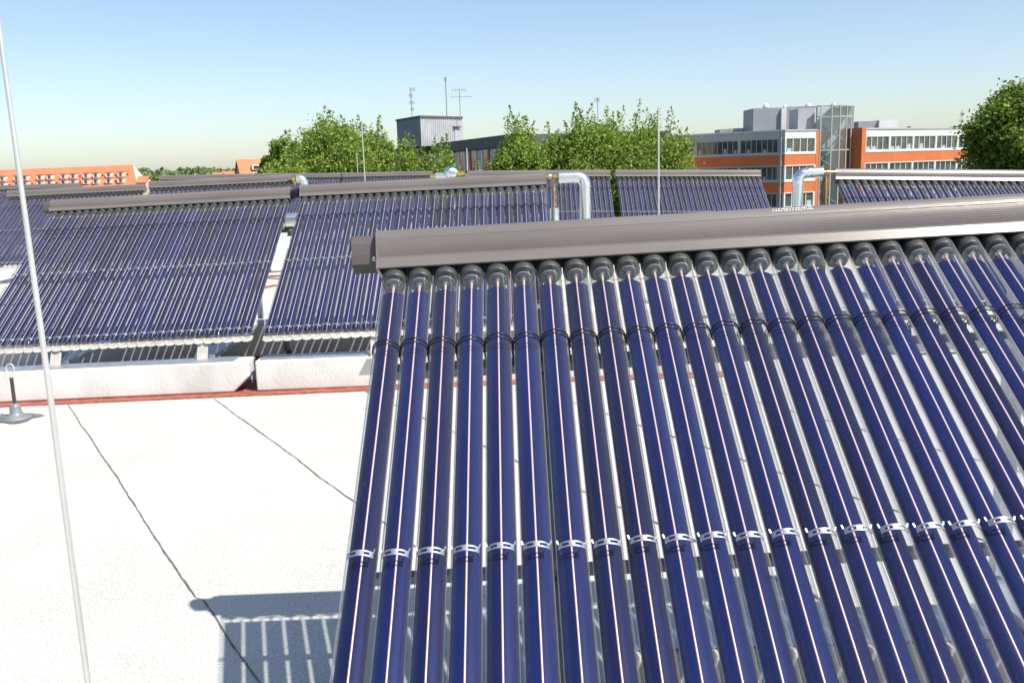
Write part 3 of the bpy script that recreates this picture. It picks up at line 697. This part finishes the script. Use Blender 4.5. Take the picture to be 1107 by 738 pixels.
pbox('roof_box', 928, 950.5, 131.5, 128, 4, 'greywall', zb=ZT-.5); pbox('roof_box', 950.7, 971.5, 130, 127.5, 4, 'whitewall', zb=ZT-.5)
pbox('roof_box', 1040, 1061, 136, 134, 4, 'greywall', zb=ZT-.5); pbox('roof_box', 1061.2, 1066, 134.5, 134, 4, 'whitewall', zb=ZT-.5)
p_ = at(982.5,139,118); b = MB(); b.tube([(p_.x,118,ZT-.3),(p_.x,118,p_.z-.2)], .08, M['black'], 8); b.tube([(p_.x,118,p_.z-.2),(p_.x,118,p_.z+.25)], .2, M['black'], 8); b.build('roof_vent', ob)
# glass stair tower: flat left side running into a curved front
tw = MB(); tf_ = MB(); inn = MB()
tz = at(905,113.8,112).z; Yt = 113.5
xl, xr = at(884,120,Yt).x, at(927,120,Yt).x; cx = (at(897,120,Yt).x); rx = xr-cx
path = [(xl-.2, Yt-.2)] + [(cx + rx*math.sin(a), Yt+1.6 - 2.4*math.cos(a)) for a in [R(x) for x in (-22, 0, 18, 36, 54, 72, 90)]] + [(xr, Yt+4)]
for i in range(len(path)-1):
    (x0,y0),(x1,y1) = path[i], path[i+1]
    tw.add([(x0,y0,GZ),(x1,y1,GZ),(x1,y1,tz),(x0,y0,tz)], [(0,1,2,3)], M['towerglass'])
two = tw.build('glass_wall', ob)
for (x0,y0) in path: tf_.bar((x0,y0-.03,GZ),(x0,y0-.03,tz+.03), .13,.13, M['greyside'], Vector((0,1,0)))
for zz in (tz, tz-1.25, tz-1.25-3.9, tz-8.6, tz-12.2):
    for i in range(len(path)-1): tf_.bar((*path[i],zz),(*path[i+1],zz), .12,.13, M['greyside'])
tf_.build('glazing_bars', two)
inn.box((xl+.05,Yt+1.9,GZ),(xr-.15,Yt+2.1,tz-.1), M['whitewall']); inn.build('rear_wall', ob)
inn = MB()
for k in range(7):
    z_ = tz-3.2-k*2.0; sg = 1 if k%2 else -1; xm = (xl+xr)/2
    inn.bar((xm-sg*1.6,Yt+.9+(k%2)*.5,z_-1.0),(xm+sg*1.6,Yt+.9+(k%2)*.5,z_+1.0), .5,.14, M['greyside'], Vector((0,0,1)))
inn.build('staircase', ob)
inn = MB(); inn.add([(*p,tz) for p in path], [tuple(range(len(path)))], M['greyside']); inn.build('tower_roof', ob)
b = MB(); b.box((xl-2.2,Yt+.4,ZT-.3),(xl-.22,Yt+4,tz-.15), M['greyside']); b.build('tower_side', ob)

# grey building behind the trees
gbY0, gbY1 = 146, 92
G0 = at(418,161,139); G1 = at(536,147,96); zt = G1.z; G0 = G1+(G0-G1)*1.05; G0.z = 0; G2 = G1+(G1-G0)*.07; G2.z = 0
gb = empty('grey_building', (G1.x, G1.y+10, GZ), 'long grey flat roofed building behind the trees with striped windows', 'building')
mg, lg = frame_for(G0, G2)
b = MB(); b.box((0,0,zt-1.15),(lg,12,zt), M['darkwall'], mg); b.build('fascia', gb)
b = MB(); b.box((0,.35,GZ),(lg,11.9,zt-1.16), M['darkwall'], mg); b.build('wall', gb)
for s in range(3):
    for k in range(26):
        x0_ = k*lg/26+.15; z_ = zt-1.2-s*3.4
        b = MB(); b.box((x0_,.2,z_-2.1),(x0_+lg/26-.75,.34,z_-.05), M['greyside' if (k+s)%2 else 'window'], mg); b.build('window', gb)
        b = MB(); b.box((x0_+lg/26-.7,.16,z_-2.2),(x0_+lg/26-.3,.34,z_-.05), M['redpanel' if k%3==1 else 'whitewall'], mg); b.build('window_panel', gb)
ph = empty('roof_penthouse', (at(470,150,118).x, 118, zt-.2), 'metal clad penthouse on the grey roof with one side coloured dark for its shade and one pale side', 'rooftop building')
c1 = at(454.3,127,114); c0_ = at(428.5,129.5,121); c2 = at(499.5,129,119); zp = c1.z
for (a, e, mm_, nm) in ((c0_, c1, 'bluegrey_shade', 'side_wall'), (c1, c2, 'corr', 'front_wall')):  # side wall is the same cladding, darkened to put its shade into the colour
    mf, lf = frame_for(a, e); b = MB(); nr = int(lf/.33)
    pr = []
    for k in range(nr):
        x = lf*k/nr; d_ = lf/nr; pr += [(x,0),(x+d_*.5,0),(x+d_*.56,.05),(x+d_*.94,.05)]
    pr += [(lf,0)]
    for k in range(len(pr)-1):
        b.add([mf@Vector((pr[k][0],pr[k][1],zt-.3)), mf@Vector((pr[k+1][0],pr[k+1][1],zt-.3)), mf@Vector((pr[k+1][0],pr[k+1][1],zp)), mf@Vector((pr[k][0],pr[k][1],zp))], [(0,1,2,3)], M[mm_])
    if nm == 'front_wall':
        pass
    b.build(nm, ph)
    if nm == 'front_wall':
        b = MB(); b.box((lf*.80,-.06,zt+.2),(lf*.9,-.01,zp-1.1), M['greyside'], mf); b.box((lf*.76,-.35,zp-1.05),(lf*.94,-.01,zp-.98), M['darkwall'], mf); b.build('door', ph)
c3 = Vector((c0_.x+c2.x-c1.x, c0_.y+c2.y-c1.y, 0))
b = MB(); q4 = [Vector((p.x,p.y,zp)) for p in (c0_,c1,c2,c3)]; cc = sum(q4, Vector())/4; q4 = [cc+(p-cc)*1.03 for p in q4]
b.add([p for p in q4]+[p+Vector((0,0,.22)) for p in q4], [(3,2,1,0),(4,5,6,7),(0,1,5,4),(1,2,6,5),(2,3,7,6),(3,0,4,7)], M['darkwall']); b.build('roof', ph)
b = MB(); 
for a, e in ((c2,c3),(c3,c0_)): b.add([(a.x,a.y,zt-.3),(e.x,e.y,zt-.3),(e.x,e.y,zp),(a.x,a.y,zp)], [(0,1,2,3)], M['corr'])
b.build('rear_wall', ph)
GN = 'aerials on the distant roofs'
def aerial(px, pyt, pyb, Y, arms, label, r_=.045):
    p = at(px, pyt, Y); q = at(px, pyb, Y)
    root = empty('aerial', (p.x, Y, q.z), label, 'antenna', GN)
    b = MB(); b.tube([(p.x,Y,q.z),(p.x,Y,p.z)], r_, M['greywall'], 8); b.build('mast', root)
    for (py, l0_, l1_, wig) in arms:
        z_ = at(px, py, Y).z; k = Y/1000; b = MB(); b.tube([(p.x+l0_*k,Y,z_),(p.x+l1_*k,Y,z_)], r_*.7, M['greywall'], 6)
        n_ = 5
        for i in range(n_):
            x = p.x+(l0_+(l1_-l0_)*i/(n_-1))*k; b.tube([(x,Y-.4*(1-wig),z_-wig*.25),(x,Y+.4*(1-wig),z_+wig*.25)], r_*.5, M['greywall'], 5)
        b.build('aerial_arm', root)
aerial(444, 95, 129, 117, ((97,-1,4,1),(103.5,-2,1,1),(111,-2,3,1),(118,-1,2,1)), 'leftmost aerial on the penthouse with short stubby arms')
aerial(481.5, 84, 128, 118, ((86,-.8,.8,1),), 'tallest plain mast on the penthouse roof', .06)
aerial(496.5, 96, 128, 118, ((97.5,-7,7,1),(104.8,-9,13,0)), 'penthouse aerial with two wide horizontal arms')
aerial(646, 106, 135, 100, ((108,-3,2,1),), 'small faint aerial peeping above the middle trees', .04)
aerial(1040, 119, 142, 126, ((124,-1.5,2,1),(131,-2,2,1)), 'slim aerial above the right office wing', .04)
cw = empty('cream_building', (at(650,170,112).x, 118, GZ), 'cream walled building glimpsed through the middle trees', 'building')
b = MB(); z_ = at(650,147,112).z; a_ = at(596,150,112); e_ = at(722,150,112); b.box((a_.x,112,GZ),(e_.x,122,z_), M['cream']); b.build('wall', cw)
b = MB(); b.box((a_.x-.3,111.7,z_),(e_.x+.3,122.3,z_+.35), M['darkwall']); b.build('roof', cw)
for k in range(5):
    for s in range(2):
        x = a_.x+1.2+k*2.7; b = MB(); b.box((x,111.93,z_-2.6-s*3),(x+1.1,112,z_-1.2-s*3), M['window']); b.build('window', cw)

# long orange roof with dormers, left
lb = empty('apartment_building', (at(60,200,250).x, 258, GZ), 'long orange tiled apartment roof with two rows of small white dormers at the left edge', 'building')
ra, rb = at(-60,186.3,262), at(143.5,178.2,250); ea, eb = at(-60,212.5,252), at(149.5,203.5,240)
b = MB(); off = Vector((0,22,-.0)); b.add([ea, eb, rb, ra], [(0,1,2,3)], M['tile']); 
bk0 = Vector((ea.x, ra.y+.8, ea.z)); bk1 = Vector((eb.x, rb.y+.6, eb.z)); b.add([ra, rb, bk1, bk0], [(0,1,2,3)], M['tile']); b.build('roof', lb)
b = MB(); s_ = Vector((0,0,1))
b.add([(eb.x,eb.y,GZ),(bk1.x,bk1.y,GZ),bk1-s_*.05,rb-s_*.05,eb-s_*.05],[(0,1,2,3,4)],M['dormer']); b.add([(ea.x,ea.y+1,GZ),(eb.x,eb.y+1,GZ),(eb.x,eb.y+1,eb.z-.1+.8),(ea.x,ea.y+1,ea.z+.7)],[(0,1,2,3)],M['dormer']); b.build('wall', lb)
dorm = [(x, r_) for x in (3,18.5,27.5,43.5,54,69,79.5,93.5,104,118,131) for r_ in (0,1)]
for px, r_ in dorm:
    py = (193.0 if r_ == 0 else 199.6) - .037*(px-3) + 0.2
    fr = (py-(183.6-.036*(px-3)+1))/24.0
    Yd_ = 262-(px+60)/205*12 - 10*min(1,max(0,fr+.1)) ; p = at(px, py, Yd_-.3)
    b = MB(); b.box((p.x-.78,p.y-.4,p.z-.62),(p.x+.78,p.y+2.6,p.z+.62), M['dormer']); do = b.build('dormer', lb)
    b = MB(); b.box((p.x-.32,p.y-.47,p.z-.38),(p.x+.32,p.y-.41,p.z+.38), M['window']); b.build('window', do)
    b = MB(); b.box((p.x-.9,p.y-.55,p.z+.621),(p.x+.9,p.y+2.6,p.z+.76), M['tile']); b.build('dormer_roof', do)
    if (int(px)+r_) % 3: b = MB(); b.box((p.x+1.5,p.y-.1,p.z-.2),(p.x+1.8,p.y+.4,p.z+.15), M['black']); b.build('roof_window', lb)
b = MB(); p = at(58,184,256); b.tube([(p.x,256,p.z-.8),(p.x,256,p.z+.35)], .3, M['darkwall'], 8); b.build('chimney', lb)
# low annex
def house(px0, px1, pyr, pye, Y, dep, label, wall='dormer', gable_px=0, dorm=(), group='small orange roofed houses by the wood'):
    r0, r1_ = at(px0, pyr, Y+dep/2), at(px1, pyr-.03*(px1-px0), Y+dep/2); e0, e1 = at(px0+gable_px*0, pye, Y), at(px1, pye-.03*(px1-px0), Y)
    e0 = Vector((r0.x, Y, e0.z)); e1 = Vector((r1_.x, Y, e0.z)); r1_.z = r0.z
    root = empty('house', ((r0.x+r1_.x)/2, Y+dep/2, GZ), label, 'house', group)
    k0, k1 = Vector((e0.x, Y+dep, e0.z)), Vector((e1.x, Y+dep, e1.z)); o_ = Vector((.25,0,0))
    b = MB(); th = Vector((0,0,.2)); b.add([e0-o_, e1+o_, r1_+o_, r0-o_, k0-o_, k1+o_]+[v+th for v in (e0-o_, e1+o_, r1_+o_, r0-o_, k0-o_, k1+o_)], [(6,7,8,9),(9,8,11,10),(0,3,2,1),(3,4,5,2),(0,1,7,6),(0,6,9,3),(3,9,10,4),(1,2,8,7),(2,5,11,8)], M['tile']); b.build('roof', root)
    b = MB(); g0 = GZ
    dn = Vector((0,0,.02)); b.add([(e0.x,Y+.3,g0),(e1.x,Y+.3,g0),(e1.x,Y+dep-.3,g0),(e0.x,Y+dep-.3,g0),(e0.x,Y+.3,e0.z),(e1.x,Y+.3,e1.z),(e1.x,Y+dep-.3,k1.z),(e0.x,Y+dep-.3,k0.z),r0-dn,r1_-dn], [(0,1,5,4),(1,2,6,9,5),(2,3,7,6),(3,0,4,8,7)], M[wall]); b.build('wall', root)
    for (dx, dy, sw, sh) in dorm:
        p = at(dx, dy, Y+dep*.18); b = MB(); b.box((p.x-sw/2,p.y-.2,p.z-sh/2),(p.x+sw/2,p.y+2,p.z+sh/2), M['dormer']); do = b.build('dormer', root)
        b = MB(); b.box((p.x-sw*.3,p.y-.28,p.z-sh*.3),(p.x+sw*.3,p.y-.21,p.z+sh*.3), M['window']); b.build('window', do)
    return root
hs = house(257, 296, 173.6, 196.5, 190, 8, 'orange gabled house with two white dormers left of the leafy tree', wall='bluegrey_shade', dorm=((270,181,1.5,.95),(270.5,188.3,1.5,.8)))
hs.rotation_euler.z = R(27)
house(241, 257, 186.2, 192, 230, 7, 'low orange roofed house just left of the gabled house', wall='cream')
house(232.5, 240, 187.5, 193, 225, 5, 'tiny cream house with orange roof at the edge of the wood', wall='cream')
house(151, 160.5, 191.3, 198, 235, 6, 'small low orange roof beside the end of the long apartment building', wall='cream')

# ============================================================ TREES
def leaves_mesh(name, C, size, mat_, seed=0, up=.2):
    r_ = np.random.default_rng(seed); n = len(C)
    a = r_.normal(size=(n,3)); a[:,2] *= .8; a /= np.linalg.norm(a,axis=1)[:,None]
    h = r_.normal(size=(n,3)); b_ = np.cross(a, h); b_ /= np.linalg.norm(b_,axis=1)[:,None]
    sz = size*r_.uniform(.6,1.35,size=(n,1))
    v = np.stack([C-a*sz*.62, C+b_*sz*.40, C+a*sz*.62, C-b_*sz*.40], 1).reshape(-1,3)
    me = bpy.data.meshes.new(name); f = np.arange(n*4).reshape(-1,4)
    me.vertices.add(n*4); me.vertices.foreach_set('co', v.ravel().astype(np.float32))
    me.loops.add(n*4); me.loops.foreach_set('vertex_index', f.ravel().astype(np.int32))
    me.polygons.add(n); me.polygons.foreach_set('loop_start', (np.arange(n)*4).astype(np.int32))
    try: me.polygons.foreach_set('loop_total', np.full(n,4,np.int32))
    except Exception: pass
    me.update(calc_edges=True); me.validate(); me.materials.append(mat_); return me
def tree(px, pytop, Y, rpx, hratio, label, seed, nclump=260, shoots=90, leafsize=.17, mat_='leafA', per=95, shoot_len=1.3, shoot_top_only=True, group='trees beyond the roof', lobes=9, gz=GZ):
    r_ = np.random.default_rng(seed)
    p = at(px, pytop, Y); rad = rpx*Y/1000; H = rad*hratio; top = p.z-(shoot_len*.5 if shoots else 0); cz = top-H
    cen = np.array([p.x, Y, cz])
    root = empty('tree', (p.x, Y, gz), label, 'tree', group)
    # lobes: sub-crowns that break the outline
    LB = []
    for i in range(lobes):
        th = r_.uniform(0, 2*np.pi); ph_ = np.arccos(r_.uniform(-.35, 1)); d = np.array([np.sin(ph_)*np.cos(th), np.sin(ph_)*np.sin(th), np.cos(ph_)])
        LB.append((cen + d*np.array([rad*.55, rad*.55, H*.58]), rad*r_.uniform(.34,.52), H*r_.uniform(.28,.44)))
    LB.append((cen, rad*.62, H*.62))
    C = []; tips = []
    for i in range(nclump):
        lc, lr, lh = LB[r_.integers(len(LB))]
        d = r_.normal(size=3); d /= np.linalg.norm(d); k = r_.uniform(.55,1.0)**.6
        q = lc + d*np.array([lr, lr, lh])*k; tips.append(q)
        cr_ = rad*r_.uniform(.055,.12); n_ = int(per*r_.uniform(.6,1.3))
        C.append(q + r_.normal(size=(n_,3))*np.array([cr_,cr_,cr_*.8]))
    for i in range(shoots):
        lc, lr, lh = LB[r_.integers(len(LB))]; th = r_.uniform(0,2*np.pi); ph_ = r_.uniform(0,.95)
        q = lc + np.array([np.sin(ph_)*np.cos(th)*lr, np.sin(ph_)*np.sin(th)*lr, np.cos(ph_)*lh])
        L_ = shoot_len*r_.uniform(.5,1.25); n_ = int(60*L_/1.0)
        t_ = r_.uniform(-.3,1,size=(n_,1)); lean = np.array([r_.normal()*.14, r_.normal()*.14, 1.])
        C.append(q + t_*L_*lean + r_.normal(size=(n_,3))*(.14*(1.15-t_)))
    C = np.concatenate(C)
    o = bpy.data.objects.new('crown', leaves_mesh('crown', C-np.array([p.x,Y,gz]), leafsize, M[mat_], seed)); o.parent = root; col.objects.link(o)
    b = MB(); r0 = rad*.075; base = Vector((p.x, Y, gz)); fork = Vector((p.x+.1, Y, cz-H*.75)); b.tube([base, base.lerp(fork,.5)+Vector((.12,.05,0)), fork, Vector((p.x,Y,cz+H*.5))], [r0*1.5, r0*1.1, r0, r0*.3], M['bark'], 10)
    for lc, lr, lh in LB[:-1]:
        s0 = fork.lerp(Vector(cen), r_.uniform(0,.6)); e = Vector(lc); mid = s0.lerp(e,.5)+Vector((r_.normal()*.15, r_.normal()*.15, -.3))
        b.tube([s0, mid, e], [r0*.5, r0*.32, r0*.12], M['bark'], 6)
        for _ in range(3):
            tp_ = Vector(tips[r_.integers(len(tips))]); 
            if (tp_-e).length < rad: b.tube([e, e.lerp(tp_,.5)+Vector((0,0,.1)), tp_], [r0*.12, r0*.08, r0*.03], M['bark'], 5)
    b.build('trunk', root); return root
tree(312, 142, 52, 32, 1.5, 'small bright green tree at the left foot of the rounded tree', 22, nclump=200, per=156, lobes=8, shoots=12, shoot_len=.6, leafsize=.13)
tree(350, 118, 46, 70, 1.25, 'rounded bright green tree left of the thin white rod', 11, nclump=520, per=208, lobes=14, shoots=42, shoot_len=.8, leafsize=.105)
tree(404, 134, 47, 36, 1.9, 'slender bright green tree just right of the thin white rod', 12, nclump=210, per=166, shoots=30, lobes=8, shoot_len=1.1, leafsize=.105)
tree(440, 152, 44, 42, 1.6, 'low green tree below the shaded side of the penthouse', 13, nclump=200, per=166, shoots=27, lobes=8, shoot_len=1.2, leafsize=.105)
tree(488, 143, 43, 50, 1.5, 'low loose tree with upright shoots in front of the grey building', 14, nclump=190, per=145, shoots=32, lobes=8, shoot_len=1.4, leafsize=.105)
tree(566, 126, 45, 46, 1.5, 'green tree with tall shoots right of the grey building windows', 15, nclump=340, per=176, shoots=45, lobes=11, shoot_len=1.2, leafsize=.105)
tree(600, 130, 48, 36, 1.7, 'lower green tree filling the space behind the silver pipe bend', 21, nclump=230, per=166, shoots=30, lobes=8, shoot_len=1.1, leafsize=.105)
tree(636, 113, 46, 66, 1.4, 'tallest middle tree with pale gaps between its leaves', 16, nclump=430, per=166, shoots=66, lobes=14, shoot_len=1.2, leafsize=.105)
tree(706, 117, 46, 64, 1.35, 'green tree behind the thin rod left of the office building', 17, nclump=430, per=166, shoots=60, lobes=14, shoot_len=1.2, leafsize=.105)
tree(1136, 80, 62, 82, 1.15, 'dark dense tree at the right picture edge in front of the office wing', 18, nclump=620, per=249, shoots=0, mat_='leafB', leafsize=.22, lobes=20)
tree(291, 164, 70, 13, 1.9, 'small dark tree between the gabled house and the rounded tree', 19, nclump=90, per=124, shoots=0, mat_='leafB', leafsize=.2, lobes=5)

# far wood
r_ = np.random.default_rng(5); C = []
for i in range(520):
    px = r_.uniform(-120, 470); Y = r_.uniform(620, 900); 
    yt = 181.5 - .02*(px-150) + 1.2*np.sin(px*.11) + (900-Y)*.02 + r_.uniform(-1,1.6)
    p = at(px, yt, Y); w_ = r_.uniform(4, 7.5); h_ = p.z-GZ
    n_ = 240; d = r_.normal(size=(n_,3)); d /= np.linalg.norm(d,axis=1)[:,None]; d[:,2] = np.abs(d[:,2])*1.0
    C.append(np.array([p.x, Y, p.z-h_*.62]) + d*np.array([w_, w_, h_*.6])*r_.uniform(.8,1.02,size=(n_,1)))
C = np.concatenate(C)
o = bpy.data.objects.new('distant_wood', leaves_mesh('distant_wood', C, 2.6, M['leafF'], 9)); col.objects.link(o); tag(o, 'far green wood along the horizon', 'wood', None, 'stuff')
